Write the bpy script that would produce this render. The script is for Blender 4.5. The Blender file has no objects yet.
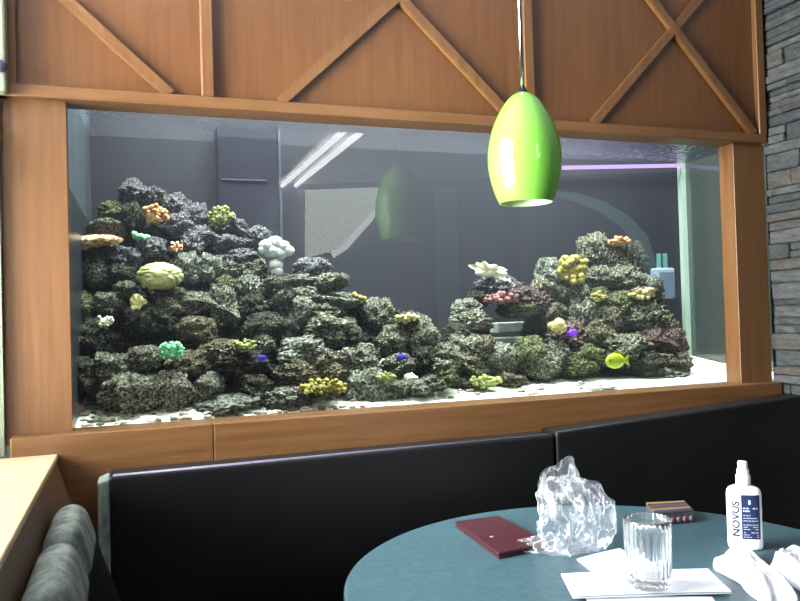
import bpy, bmesh, math, random
from mathutils import Vector, Matrix, noise
random.seed(7)
S = bpy.context.scene
COL = S.collection

# ------------------------------------------------------------------ camera
F, YAW, PIT, ROL = 760.21, 0.3437039, 0.0178252, -0.0283557
CAM = Vector((0.0, -2.2, 1.30))
def cam_to_world(d):
    cr, sr = math.cos(ROL), math.sin(ROL)
    x = d[0]*cr - d[1]*sr; y = d[0]*sr + d[1]*cr; z = d[2]
    cp, sp = math.cos(PIT), math.sin(PIT)
    y2 = y*cp + z*sp; z2 = -y*sp + z*cp
    cy, sy = math.cos(YAW), math.sin(YAW)
    return Vector((x*cy + z2*sy, -x*sy + z2*cy, y2))
def ray(px, py): return cam_to_world(((px-400)/F, (300.5-py)/F, 1.0))
def onY(px, py, Y): d = ray(px, py); return CAM + d*((Y-CAM.y)/d.y)
def onZ(px, py, Z): d = ray(px, py); return CAM + d*((Z-CAM.z)/d.z)
def onX(px, py, X): d = ray(px, py); return CAM + d*((X-CAM.x)/d.x)
cam_d = bpy.data.cameras.new('camera'); cam_d.sensor_width = 36; cam_d.lens = F/800*36
cam_d.clip_start = 0.02; cam_d.clip_end = 100
cam = bpy.data.objects.new('camera', cam_d); COL.objects.link(cam)
r_, u_, b_ = cam_to_world((1,0,0)), cam_to_world((0,1,0)), -cam_to_world((0,0,1))
M3 = Matrix((r_, u_, b_)).transposed().to_4x4(); M3.translation = CAM
cam.matrix_world = M3
S.camera = cam

# ------------------------------------------------------------------ light
S.view_settings.view_transform = 'Standard'; S.view_settings.look = 'None'
S.view_settings.exposure = 0.0; S.view_settings.gamma = 1.0; S.view_settings.use_curve_mapping = False
W = bpy.data.worlds.new('sky'); S.world = W; W.use_nodes = True
W.node_tree.nodes['Background'].inputs[0].default_value = (0.86, 1.0, 0.86, 1)
W.node_tree.nodes['Background'].inputs[1].default_value = 1.1
def area(name, loc, target, sx, sy, power, col=(1, 1, 1)):
    l = bpy.data.lights.new(name, 'AREA'); l.shape = 'RECTANGLE'; l.size = sx; l.size_y = sy; l.energy = power; l.color = col
    o = bpy.data.objects.new(name, l); COL.objects.link(o); o.location = loc
    o.rotation_euler = (Vector(target)-Vector(loc)).to_track_quat('-Z', 'Y').to_euler()
    return o
area('window_daylight', (-0.50, -0.58, 1.76), (0.5, -0.60, 1.66), 1.1, 1.5, 330, (0.95, 0.99, 1.0))
tl = area('tank_lamp_light', (1.05, 0.27, 2.52), (1.05, 0.29, 1.0), 2.3, 0.34, 230, (0.97, 1.0, 0.93)); tl.data.spread = math.radians(110)
S.cycles.max_bounces = 10; S.cycles.transparent_max_bounces = 24; S.cycles.transmission_bounces = 10
S.cycles.sample_clamp_indirect = 40.0

# ------------------------------------------------------------------ materials
def lin(r, g, b):
    f = lambda c: (c/255/12.92) if c/255 <= 0.04045 else ((c/255+0.055)/1.055)**2.4
    return (f(r), f(g), f(b), 1)
def newmat(name):
    m = bpy.data.materials.new(name); m.use_nodes = True
    nt = m.node_tree; return m, nt, nt.nodes['Principled BSDF']
def plain(name, col, rough=0.5, metal=0.0, **kw):
    m, nt, p = newmat(name)
    p.inputs['Base Color'].default_value = col; p.inputs['Roughness'].default_value = rough; p.inputs['Metallic'].default_value = metal
    for k, v in kw.items(): p.inputs[k.replace('_', ' ')].default_value = v
    return m
def noisy(name, c1, c2, scale, rough=0.6, bump=0.0, stretch=(1, 1, 1), detail=6, lo=0.35, hi=0.65, c3=None, bscale=None, bdist=0.01, coat=0.0, spec=0.5):
    m, nt, p = newmat(name); N, L = nt.nodes, nt.links
    tc = N.new('ShaderNodeTexCoord'); mp = N.new('ShaderNodeMapping'); mp.inputs['Scale'].default_value = stretch
    L.new(tc.outputs['Object'], mp.inputs['Vector'])
    n = N.new('ShaderNodeTexNoise'); n.inputs['Scale'].default_value = scale; n.inputs['Detail'].default_value = detail
    n.inputs['Roughness'].default_value = 0.65
    L.new(mp.outputs[0], n.inputs['Vector'])
    cr = N.new('ShaderNodeValToRGB'); cr.color_ramp.elements[0].position = lo; cr.color_ramp.elements[1].position = hi
    cr.color_ramp.elements[0].color = c1; cr.color_ramp.elements[1].color = c2
    if c3: e = cr.color_ramp.elements.new(min(0.99, hi+0.09)); e.color = c3
    L.new(n.outputs['Fac'], cr.inputs[0]); L.new(cr.outputs[0], p.inputs['Base Color'])
    p.inputs['Roughness'].default_value = rough; p.inputs['Specular IOR Level'].default_value = spec
    if coat: p.inputs['Coat Weight'].default_value = coat
    if bump:
        n2 = N.new('ShaderNodeTexNoise'); n2.inputs['Scale'].default_value = bscale or scale*2; n2.inputs['Detail'].default_value = 5
        L.new(mp.outputs[0], n2.inputs['Vector'])
        b = N.new('ShaderNodeBump'); b.inputs['Strength'].default_value = bump; b.inputs['Distance'].default_value = bdist
        L.new(n2.outputs['Fac'], b.inputs['Height']); L.new(b.outputs[0], p.inputs['Normal'])
    return m
def wood(name, c1, c2, vertical=True):
    return noisy(name, c1, c2, 6.0, rough=0.36, bump=0.12, stretch=(9, 9, 0.5) if vertical else (0.5, 9, 9), lo=0.3, hi=0.72, bscale=16, bdist=0.002)
WD1, WD2 = lin(84, 53, 26), lin(103, 72, 42)
M_woodV = wood('wood_vertical_grain', WD1, WD2, True)
M_woodH = wood('wood_horizontal_grain', WD1, WD2, False)
M_panel = wood('veneer_panel', lin(78, 46, 20), lin(96, 62, 32), True)
M_woodL = wood('pale_sill_wood', lin(148, 124, 96), lin(166, 144, 116), True)
M_woodD = wood('dark_board', lin(62, 43, 29), lin(79, 56, 39), False)
M_vinyl = noisy('black_vinyl', lin(8, 8, 9), lin(12, 12, 13), 5, rough=0.42, bump=0.15, bscale=90, bdist=0.002, spec=0.3)
M_piping = plain('grey_piping', lin(70, 66, 82), 0.6)
M_table = noisy('teal_laminate', lin(50, 75, 82), lin(64, 92, 100), 55, rough=0.40, detail=8)
M_band = plain('dark_edge_band', lin(24, 30, 32), 0.4)
M_iron = plain('black_iron', lin(20, 20, 22), 0.5, 0.6)
M_chrome = plain('chrome', (0.75, 0.75, 0.77, 1), 0.12, 1.0)
M_white = plain('white_plastic', lin(238, 238, 240), 0.35)
M_wall = noisy('lavender_plaster', lin(140, 138, 168), lin(148, 146, 176), 3, rough=0.9)
M_dark = noisy('dark_interior', lin(86, 92, 96), lin(98, 104, 106), 1.5, rough=0.9)
M_ceil = plain('ceiling_paint', lin(196, 192, 206), 0.9)
M_floor = noisy('floor_tile', lin(92, 84, 76), lin(112, 102, 92), 4, rough=0.5)
M_jamb = plain('pale_green_paint', lin(104, 110, 92), 0.5)
M_back = noisy('tank_back', lin(14, 15, 25), lin(19, 20, 32), 1.2, rough=0.6)
M_hood = plain('hood_grey', lin(96, 98, 102), 0.7)
def emit(name, col, st):
    m = bpy.data.materials.new(name); m.use_nodes = True; nt = m.node_tree; nt.nodes.clear()
    e = nt.nodes.new('ShaderNodeEmission'); e.inputs[0].default_value = col; e.inputs[1].default_value = st
    o = nt.nodes.new('ShaderNodeOutputMaterial'); nt.links.new(e.outputs[0], o.inputs[0]); return m
def pane(name, ior=1.5, tint=(1, 1, 1, 1), floor=0.0, bump=0.0, rough=0.0, base=None):
    m = bpy.data.materials.new(name); m.use_nodes = True; nt = m.node_tree; nt.nodes.clear(); N, L = nt.nodes, nt.links
    t = N.new('ShaderNodeBsdfTransparent'); t.inputs[0].default_value = tint
    g = N.new('ShaderNodeBsdfGlossy'); g.inputs['Roughness'].default_value = rough
    fr = N.new('ShaderNodeFresnel'); fr.inputs[0].default_value = ior
    mx = N.new('ShaderNodeMixShader'); o = N.new('ShaderNodeOutputMaterial')
    if floor:
        mxx = N.new('ShaderNodeMath'); mxx.operation = 'MAXIMUM'; mxx.inputs[1].default_value = floor
        L.new(fr.outputs[0], mxx.inputs[0]); L.new(mxx.outputs[0], mx.inputs[0])
    else: L.new(fr.outputs[0], mx.inputs[0])
    if bump:
        tc = N.new('ShaderNodeTexCoord'); n = N.new('ShaderNodeTexNoise'); n.inputs['Scale'].default_value = 26
        L.new(tc.outputs['Object'], n.inputs['Vector']); b = N.new('ShaderNodeBump'); b.inputs['Strength'].default_value = bump; b.inputs['Distance'].default_value = 0.02
        L.new(n.outputs[0], b.inputs['Height']); L.new(b.outputs[0], g.inputs['Normal'])
    L.new(t.outputs[0], mx.inputs[1]); L.new(g.outputs[0], mx.inputs[2]); L.new(mx.outputs[0], o.inputs[0]); return m
M_front = pane('front_pane', 1.52, (0.95, 0.97, 0.99, 1))
m_, nt_, p__ = newmat('mirror_sheen_pane'); M_side = m_
p__.inputs['Base Color'].default_value = lin(64, 76, 70); p__.inputs['Roughness'].default_value = 0.08; p__.inputs['Coat Weight'].default_value = 1.0; p__.inputs['Specular IOR Level'].default_value = 1.0  # grey green base colour stands in for the pane's mirror reflection
M_edge = plain('glass_edge', lin(196, 222, 208), 0.2)
M_water = pane('water_surface', 1.33, (0.75, 0.80, 0.82, 1), floor=0.6, bump=1.0, rough=0.05)
M_winpane = pane('window_pane', 1.5)

# ------------------------------------------------------------------ mesh helpers
def link(name, bm, mats, parent=None, smooth=False, loc=None, rot=None):
    me = bpy.data.meshes.new(name); bmesh.ops.recalc_face_normals(bm, faces=bm.faces); bm.to_mesh(me); bm.free()
    for m in (mats if isinstance(mats, (list, tuple)) else [mats]): me.materials.append(m)
    if smooth:
        for f in me.polygons: f.use_smooth = True
    o = bpy.data.objects.new(name, me); COL.objects.link(o)
    if parent: o.parent = parent
    if loc is not None: o.location = loc
    if rot is not None: o.rotation_euler = rot
    return o
def tag(o, label=None, cat=None, group=None, kind=None):
    if label: o['label'] = label
    if cat: o['category'] = cat
    if group: o['group'] = group
    if kind: o['kind'] = kind
    return o
def empty(name, loc=(0, 0, 0), rz=0.0):
    o = bpy.data.objects.new(name, None); COL.objects.link(o); o.location = loc; o.rotation_euler = (0, 0, rz); return o
def structure(name, bm, mats, label=None, parent=None, smooth=False):
    o = link(name, bm, mats, parent, smooth)
    if not parent: tag(o, label, None, None, 'structure')
    return o
def box(bm, x0, x1, y0, y1, z0, z1, bev=0.0, mi=0, seg=2, M=None):
    t = bmesh.new(); bmesh.ops.create_cube(t, size=1)
    for v in t.verts: v.co = Vector(((x0+x1)/2+v.co.x*(x1-x0), (y0+y1)/2+v.co.y*(y1-y0), (z0+z1)/2+v.co.z*(z1-z0)))
    if bev: bmesh.ops.bevel(t, geom=t.edges[:], offset=bev, segments=seg, affect='EDGES', profile=0.5)
    merge(bm, t, mi, M); return bm
def merge(bm, t, mi=0, M=None):
    vs = [bm.verts.new((M @ v.co) if M else v.co) for v in t.verts]
    t.verts.index_update()
    for f in t.faces:
        try:
            nf = bm.faces.new([vs[v.index] for v in f.verts]); nf.material_index = mi; nf.smooth = f.smooth
        except ValueError: pass
    t.free()
def B(*a, **k): bm = bmesh.new(); box(bm, *a, **k); return bm
def prism(bm, pts, d, mi=0):
    """polygon pts (Vectors) extruded by vector d"""
    a = [bm.verts.new(p) for p in pts]; b = [bm.verts.new(p+d) for p in pts]; n = len(pts)
    for f in ([a, b[::-1]] + [[a[i], b[i], b[(i+1) % n], a[(i+1) % n]] for i in range(n)]):
        bm.faces.new(f).material_index = mi
def tube(bm, pts, r, n=10, mi=0, cap=True):
    pts = [Vector(p) for p in pts]; rings = []; m = len(pts)
    for i, p in enumerate(pts):
        t = (pts[min(i+1, m-1)]-pts[max(i-1, 0)]).normalized()
        a = t.orthogonal().normalized() if i == 0 else (A - t*A.dot(t)).normalized()
        A = a; b = t.cross(a); rr = r[i] if isinstance(r, (list, tuple)) else r
        rings.append([bm.verts.new(p+(a*math.cos(q)+b*math.sin(q))*rr) for q in [2*math.pi*k/n for k in range(n)]])
    for i in range(m-1):
        for k in range(n):
            f = bm.faces.new([rings[i][k], rings[i][(k+1) % n], rings[i+1][(k+1) % n], rings[i+1][k]]); f.material_index = mi; f.smooth = True
    if cap:
        bm.faces.new(rings[0][::-1]).material_index = mi; bm.faces.new(rings[-1]).material_index = mi
def lathe(bm, prof, n=48, c=(0, 0, 0), ax=1.0, ay=1.0, mi=0, close=False, mod=None):
    rings = []
    for (r, z) in prof:
        rings.append([bm.verts.new((c[0]+ax*r*(mod(2*math.pi*k/n, z) if mod else 1)*math.cos(2*math.pi*k/n), c[1]+ay*r*(mod(2*math.pi*k/n, z) if mod else 1)*math.sin(2*math.pi*k/n), c[2]+z)) for k in range(n)])
    for i in range(len(rings)-1):
        for k in range(n):
            f = bm.faces.new([rings[i][k], rings[i][(k+1) % n], rings[i+1][(k+1) % n], rings[i+1][k]]); f.material_index = mi; f.smooth = True
    if close:
        bm.faces.new(rings[0][::-1]).material_index = mi; bm.faces.new(rings[-1]).material_index = mi
    return bm
def ball(bm, c, r, sub=2, sc=(1, 1, 1), mi=0, amp=0.0, freq=1.0, seed=0.0, M=None):
    t = bmesh.new(); bmesh.ops.create_icosphere(t, subdivisions=sub, radius=1)
    for v in t.verts:
        n = v.co.normalized()
        k = 1+(amp*noise.fractal(n*freq+Vector((seed, seed*1.7, -seed)), 1.0, 2.0, 4) if amp else 0)
        v.co = Vector((n.x*sc[0], n.y*sc[1], n.z*sc[2]))*r*k
        if M: v.co = M @ v.co
        v.co += Vector(c)
    for f in t.faces: f.smooth = True
    merge(bm, t, mi)

# ------------------------------------------------------------------ setting: room shell
XW, XS = -0.36, 2.246            # window plane, face of the stone pier
GY = 0.070                        # plane of the aquarium glass
ZC = 2.60
bm = B(-0.8, 6.2, -6.2, 0.9, -0.1, 0.0); structure('floor', bm, M_floor, 'brown tiled floor under the table and benches')
bm = B(-0.8, 6.2, -6.2, 0.9, ZC, ZC+0.1); structure('ceiling', bm, M_ceil, 'pale painted ceiling of the dining room')
# rear wall, seen only as a reflection in the aquarium glass: stands at an angle
RA, RB = Vector((1.541, -4.607, 0)), Vector((4.845, -3.309, 0))
RD = (RB-RA).normalized(); RN = Vector((-RD.y, RD.x, 0))
def mirrored(px, py, off=0.0):
    """the point of the rear wall that the aquarium glass shows at a pixel"""
    d = ray(px, py); d2 = Vector((d.x, -d.y, d.z)); c2 = Vector((CAM.x, 2*GY-CAM.y, CAM.z))
    t = (RA+RN*off-c2).dot(RN)/d2.dot(RN); return c2+d2*t
def wallpart(x0, x1, z0, z1, mat, name, label, th=0.1):
    a = RA+RD*((x0-RA.x)/RD.x); b = RA+RD*((x1-RA.x)/RD.x); bm = bmesh.new()
    prism(bm, [Vector((a.x, a.y, z0)), Vector((b.x, b.y, z0)), Vector((b.x, b.y, z1)), Vector((a.x, a.y, z1))], -RN*th)
    return structure(name, bm, mat, label)
wallpart(-0.5, 1.56, 0, ZC, M_wall, 'wall_rear', 'pale lavender part of the far wall')
wallpart(1.56, 6.2, 0, ZC, M_dark, 'wall_south', 'darker grey part of the far wall')
structure('wall_east', B(6.0, 6.1, -3.2, 0.9, 0, ZC), M_dark, 'grey wall at the far end of the room')
# cornice on the rear wall
bm = bmesh.new(); a, b = RA+RD*0.0, RA+RD*4.6
prism(bm, [Vector((a.x, a.y, 2.53)), Vector((b.x, b.y, 2.53)), Vector((b.x, b.y, 2.60)), Vector((a.x, a.y, 2.60))], RN*0.05)
structure('trim_20', bm, plain('cornice_white', lin(236, 236, 226), 0.6), 'white cornice along the far wall')
# daylit window on the rear wall with a slanting blind cutting across it
w2 = bmesh.new(); pts = [mirrored(*q, 0.02) for q in [(305, 190), (393, 187), (391, 203), (372, 214), (344, 246), (330, 252), (305, 258)]]
prism(w2, pts, RN*0.01); o = structure('window_2', w2, emit('daylit_pane', (0.84, 0.92, 0.80, 1), 7.0), 'bright window half covered by a slanting blind')
bm = bmesh.new(); tube(bm, [mirrored(393, 206, 0.05), mirrored(374, 214, 0.05), mirrored(345, 247, 0.05), mirrored(332, 255, 0.05)], 0.03)
structure('trim_21', bm, emit('daylit_blind_edge', (0.88, 0.95, 0.86, 1), 9.5), parent=o)
# pale green pilaster and teal arch
bm = bmesh.new(); a, b = mirrored(434, 190), mirrored(456, 190)
prism(bm, [Vector((a.x, a.y, 0)), Vector((b.x, b.y, 0)), Vector((b.x, b.y, b.z)), Vector((a.x, a.y, a.z))], RN*0.08)
structure('trim_22', bm, plain('green_pilaster', lin(150, 214, 180), 0.6), 'pale green pilaster on the far wall')
arc = [mirrored(*q, 0.06) for q in [(545, 193), (575, 197), (602, 207), (625, 222), (641, 240), (649, 262), (652, 290)]]
bm = bmesh.new(); tube(bm, arc, [0.025, 0.04, 0.055, 0.065, 0.07, 0.06, 0.05])
w3 = structure('window_3', bm, emit('daylit_arch_edge', (0.42, 0.75, 0.72, 1), 2.0), 'teal edged arched window on the far wall')
bm = bmesh.new(); q = arc+[mirrored(652, 330, 0.03), mirrored(520, 330, 0.03), mirrored(520, 195, 0.03)]
prism(bm, q, RN*0.005); structure('window_pane', bm, emit('dim_daylight', (0.55, 0.75, 0.68, 1), 0.45), parent=w3)
# ceiling strip lamp
st = empty('ceiling_strip_light', (1.44, -3.6, ZC)); tag(st, 'twin tube fluorescent strip light on the ceiling, mirrored in the aquarium glass', 'ceiling light')
link('housing', B(-0.13, 0.13, -1.12, 1.12, -0.05, 0.0), M_white, st)
for dx in (-0.06, 0.06):
    bm = bmesh.new(); tube(bm, [(dx, -1.08, -0.07), (dx, 1.08, -0.07)], 0.022); link('fluorescent_tube', bm, emit('tube_glow', (1, 0.98, 0.96, 1), 19.0), st)

# left wall: window above the sill, board below
ZS = 0.965
bm = B(XW-0.1, XW, -6.2, 0.9, 0, ZS-0.03); box(bm, XW-0.1, XW, -6.2, 0.9, 2.50, ZC)
box(bm, XW-0.1, XW, -6.2, -1.25, ZS-0.03, 2.5); box(bm, XW-0.1, XW, 0.02, 0.9, ZS-0.03, 2.5)
structure('wall_left', bm, M_jamb, 'pale window wall beside the bench')
wf = structure('window_1', B(XW-0.04, -0.305, -0.02, 0.02, ZS, 2.5), M_jamb, 'tall daylit window beside the wooden sill')
structure('window_frame', B(XW-0.04, -0.280, -0.06, 0.02, 1.893, 2.5, bev=0.006), M_jamb, parent=wf)
bm = B(XW-0.05, XW-0.01, -1.25, 0.02, 1.72, 1.77); box(bm, XW-0.05, XW-0.01, -1.25, -1.19, ZS, 2.5)
structure('window_mullion', bm, M_jamb, parent=wf)
structure('window_pane', B(XW-0.032, XW-0.028, -1.19, -0.02, ZS, 2.5), M_winpane, parent=wf)
bm = bmesh.new(); ball(bm, onY(1, 66, -0.07), 0.016, 2, (1, 1, 1)); structure('window_latch', bm, plain('dark_latch', lin(50, 44, 62), 0.4), parent=wf)
structure('trim_1', B(XW-0.03, -0.178, -3.6, -0.05, ZS-0.014, ZS, bev=0.003), M_woodL, 'broad pale wooden window sill')
# sloping board under the sill
bm = bmesh.new()
prism(bm, [Vector((-0.182, -3.6, ZS-0.014)), Vector((-0.182, -0.05, ZS-0.014)), Vector((-0.02, -0.05, 0.44)), Vector((-0.02, -3.6, 0.44))], Vector((-0.12, 0, 0)))
structure('trim_2', bm, M_woodD, 'dark sloping board below the pale sill')

# aquarium wall
HT0, HT1 = 1.893, 1.926
structure('wall_back', B(-0.275, XS, 0.0, 0.05, HT1-0.01, ZC), M_panel, 'veneered wood frieze panel above the aquarium')
structure('trim_3', B(-0.36, XS-0.01, -0.026, 0.074, HT0, HT1, bev=0.003), M_woodH, 'long wooden header strip along the top of the aquarium')
structure('trim_4', B(-0.303, -0.146, 0.0, 0.074, 0.99, HT0), M_woodV, 'broad wooden post beside the window')
structure('trim_5', B(2.101, XS, 0.0, 0.074, 0.99, HT0, bev=0.002), M_woodV, 'wooden post against the stone wall')
bm = B(-0.288, 0.214, -0.05, 0.074, 0.60, 1.013, bev=0.003); box(bm, 0.2145, XS-0.004, -0.05, 0.074, 0.60, 1.013, bev=0.003)
structure('trim_6', bm, M_woodH, 'deep wooden rail and ledge under the aquarium')
structure('baseboard_back', B(-0.36, 2.4, -0.04, 0.094, 0.0, 0.60), M_woodD, 'dark boarding behind the booth bench')
n = 7
for px in (208, 530, None):
    x = onY(px, 90, -0.02).x if px else XS-0.022
    structure('trim_%d' % n, B(x-0.017, x+0.017, -0.024, 0.0, HT1, ZC, bev=0.003), M_woodV, ['upright wooden strip on the frieze above the white coral', 'upright wooden strip on the frieze behind the green lamp', 'upright wooden strip on the frieze beside the stone wall'][n-7]); n += 1
structure('trim_%d' % n, B(-0.285, -0.262, -0.02, 0.0, HT1, ZC, bev=0.002), M_woodV, 'thin upright wooden strip at the window end of the frieze'); n += 1
def brace(x0, z0, x1, z1, label, y=-0.02):
    global n
    d = Vector((x1-x0, 0, z1-z0)); L = d.length; d.normalize(); w = Vector((-d.z, 0, d.x))*0.016
    a, b = Vector((x0, 0.0, z0)), Vector((x1, 0.0, z1)); bm = bmesh.new()
    prism(bm, [a-w, b-w, b+w, a+w], Vector((0, y, 0)))
    bmesh.ops.bevel(bm, geom=bm.edges[:], offset=0.003, segments=2, affect='EDGES')
    structure('trim_%d' % n, bm, M_woodV, label); n += 1
for (f0, f1, z0, lab) in ((-0.62, 0.125, HT1, 'window'), (0.43, 1.185, HT1, 'middle'), (1.497, 2.19, HT1, 'stone wall')):
    h = ZC-HT1; k = {'window': 0.9, 'middle': 0.94, 'stone wall': 1.03}[lab]
    if lab != 'window': brace(f0, z0, f0+h/k, ZC, 'diagonal brace of the %s cross rising away from the window' % lab)
    brace(f1, z0, f1-h/k, ZC, 'diagonal brace of the %s cross rising towards the window' % lab, y=-0.0215)
# stone pier
mats = [noisy('ledge_stone_%d' % i, lin(*[int(c*0.40) for c in cc]), lin(*[int(c*0.60) for c in cc]), 22, rough=0.85, bump=0.9, bscale=26, bdist=0.02, stretch=(1, 1, 2.5)) for i, cc in enumerate([(104, 108, 108), (124, 126, 124), (88, 92, 94), (118, 110, 102)])]
bm = bmesh.new(); z = 0.0
while z < ZC:
    h = random.uniform(0.022, 0.065); y = 0.0
    while y > -0.17:
        l = random.uniform(0.07, 0.26); hh = h-0.003
        if random.random() < 0.4 and h > 0.045:
            for q in (0, 1): box(bm, XS+random.uniform(0.0, 0.02), XS+0.2, y-l+0.003, y, z+q*h/2, z+q*h/2+h/2-0.003, bev=0.003, mi=random.randrange(4), seg=1)
        else: box(bm, XS+random.uniform(0.0, 0.022), XS+0.2, y-l+0.003, y, z, z+hh, bev=0.004, mi=random.randrange(4), seg=1)
        y -= l
    z += h
box(bm, XS+0.03, XS+0.22, -0.20, 0.02, 0, ZC, mi=2)
for v in bm.verts:
    if v.co.x < XS+0.06: v.co += noise.noise_vector(v.co*17)*0.004
structure('wall_right', bm, mats, 'grey dry stacked slate wall')

# ------------------------------------------------------------------ aquarium
TB, ZW, ZT = 0.68, 1.962, 0.985           # tank back, water level, tank bottom
XL, XR = -0.149, onY(685, 270, 0.68).x
aq = empty('aquarium', (1.0, GY, 0.60)); tag(aq, 'long built in reef aquarium behind the wooden frame', 'aquarium')
def aqp(name, bm, m, **k):
    o = link(name, bm, m, **k); o.parent = aq; o.matrix_parent_inverse = Matrix.Translation(-aq.location); return o
bm = bmesh.new(); bm.faces.new([bm.verts.new(p) for p in [(XL, GY, ZT), (XR, GY, ZT), (XR, GY, 2.0), (XL, GY, 2.0)]]); fg = aqp('front_glass', bm, M_front)
if fg.data.polygons[0].normal.y > 0: fg.data.flip_normals()
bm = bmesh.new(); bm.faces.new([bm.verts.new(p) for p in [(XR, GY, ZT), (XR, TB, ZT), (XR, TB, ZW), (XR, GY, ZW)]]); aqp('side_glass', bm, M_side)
aqp('glass_seam', B(XR-0.026, XR, TB-0.026, TB-0.001, ZT, ZW), M_edge)
XK = onY(92, 230, TB).x; zf, zb = onY(72, 185, GY).z, onY(92, 228, TB).z
for z0, z1, z2, z3, c1, c2 in ((zf, 2.57, 2.57, zb, (58, 66, 74), (84, 94, 100)), (ZT, zf, zb, ZT, (30, 38, 46), (46, 54, 62))):  # side panel in two tones, paler above a slanting line, darker below
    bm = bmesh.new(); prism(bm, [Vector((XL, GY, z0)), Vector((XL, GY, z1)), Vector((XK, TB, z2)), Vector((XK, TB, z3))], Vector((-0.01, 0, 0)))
    aqp('side_panel', bm, noisy('tank_side_tone', lin(*c1), lin(*c2), 3, rough=0.3, stretch=(1, 8, 0.4)))
aqp('back_panel', B(XL-0.01, XR+0.3, TB, TB+0.02, ZT, 2.57), M_back)
aqp('bottom_panel', B(XL, XR, GY+0.002, TB, 0.955, ZT), M_back)
bm = bmesh.new(); bm.faces.new([bm.verts.new(p) for p in [(XL, GY, ZW), (XR, GY, ZW), (XR, TB, ZW), (XL, TB, ZW)]]); aqp('water_surface', bm, M_water)
bm = B(XL, XR+0.3, GY, TB, 2.56, 2.58); box(bm, XL, XR+0.3, GY-0.01, GY-0.002, 2.0, 2.57); box(bm, XR+0.28, XR+0.3, GY, TB, ZT, 2.57); aqp('hood', bm, M_hood)
m_, nt_, p__ = newmat('water_haze'); nt_.nodes.remove(p__); vs = nt_.nodes.new('ShaderNodeVolumeScatter'); vs.inputs['Color'].default_value = (0.74, 0.76, 1.0, 1); vs.inputs['Density'].default_value = 0.038; vs.inputs['Anisotropy'].default_value = 0.0
nt_.links.new(vs.outputs[0], nt_.nodes['Material Output'].inputs['Volume'])
aqp('water', B(XL+0.002, XR-0.002, GY+0.002, TB-0.002, ZT+0.002, ZW-0.002), m_)
aqp('stand', B(XL, XR, 0.10, TB, 0.0, 0.955), M_dark)
# lamp fixture in the hood
lf = empty('aquarium_lamp', (1.05, 0.27, 2.555)); tag(lf, 'long white lamp fixture hidden above the water', 'lamp')
link('housing', B(-1.18, 1.18, -0.18, 0.18, -0.03, 0.0), M_white, lf)
# actinic tube
a, b = onY(545, 168, 0.64), onY(681, 165.5, 0.64)
al = empty('actinic_tube_light', (a+b)/2); tag(al, 'thin purple glowing tube along the back of the tank at water level', 'lamp')
bm = bmesh.new(); tube(bm, [a-(a+b)/2, b-(a+b)/2], 0.009); link('tube', bm, emit('actinic_glow', (0.62, 0.42, 0.95, 1), 1.3), al)
# overflow box at the back wall
ov = empty('overflow_box', (0.435, TB, ZT)); tag(ov, 'tall grey blue overflow box on the tank back behind the white coral', 'overflow box')
x0, x1 = onY(219, 200, 0.60).x, onY(281, 200, 0.60).x
def sub(par, name, bm, m, **k):
    o = link(name, bm, m, **k); o.parent = par; o.matrix_parent_inverse = Matrix.Translation(-par.location); return o
M_over = plain('overflow_acrylic', lin(25, 27, 37), 0.3) #lin(51, 54, 65), 0.3)
sub(ov, 'body', B(x0, x1, 0.60, TB, ZT, 2.0), M_over)
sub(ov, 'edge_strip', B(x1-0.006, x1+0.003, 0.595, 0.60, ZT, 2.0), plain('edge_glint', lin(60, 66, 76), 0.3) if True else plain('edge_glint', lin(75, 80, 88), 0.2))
zl = onY(245, 180, 0.6).z; sub(ov, 'weir_lip', B(x0+0.01, x1-0.05, 0.594, 0.60, zl-0.003, zl+0.003), plain('lip', lin(62, 64, 80), 0.4) if True else plain('lip', lin(78, 81, 96), 0.3))
# sand bed
random.seed(3)
def sand_h(x, y):
    t = (y-0.1)/(TB-0.1)
    base = 1.006+0.008*math.sin(x*2.3+0.6)+0.010*noise.noise(Vector((x*3, y*3, 0)))+(0.13-0.075*max(0, min(1, (x-0.9)/0.8)))*t
    if x > 1.2: base += 0.012*min(1, (x-1.2)/0.3)
    return base + 0.006*noise.noise(Vector((x*16, y*16, 3)))
bm = bmesh.new(); nx, ny = 170, 24; g = []
for i in range(nx+1):
    row = []
    for j in range(ny+1):
        x = XL+0.004+(XR-XL-0.01)*i/nx; y = GY+0.004+(TB-GY-0.01)*j/ny; row.append(bm.verts.new((x, y, sand_h(x, y))))
    g.append(row)
for i in range(nx):
    for j in range(ny): bm.faces.new([g[i][j], g[i+1][j], g[i+1][j+1], g[i][j+1]])
lo = [[bm.verts.new((r[k].co.x, r[k].co.y, ZT+0.001)) for r in g] for k in (0,)][0]
for i in range(nx): bm.faces.new([g[i][0], lo[i], lo[i+1], g[i+1][0]])
M_sand = noisy('aragonite_sand', lin(150, 152, 132), lin(222, 228, 214), 45, rough=0.9, bump=0.5, bscale=160, bdist=0.004, lo=0.3, hi=0.55)
tag(link('sand_bed', bm, M_sand, smooth=True), 'pale sand covering the bottom of the aquarium', 'sand', None, 'stuff')

bm = bmesh.new(); rr = random.Random(11)
for q in range(230):
    x = XL+0.02+(rr.random()**1.6)*1.75; y = GY+0.012+rr.random()**1.4*0.16; r = rr.uniform(0.004, 0.012)
    if x > 0.9 and y < 0.13: continue
    ball(bm, (x, y, sand_h(x, y)+r*0.25), r, 2, (rr.uniform(0.8, 1.7), rr.uniform(0.7, 1.3), 0.6), rr.randrange(4), 0.4, 2.0, q)
tag(link('coral_rubble', bm, [plain('rubble_%d' % i, lin(*c), 0.9) for i, c in enumerate([(150, 146, 128), (96, 96, 80), (136, 116, 104), (190, 190, 172)])]), 'small coral rubble scattered over the sand at the front', 'rubble', None, 'stuff')
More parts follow.
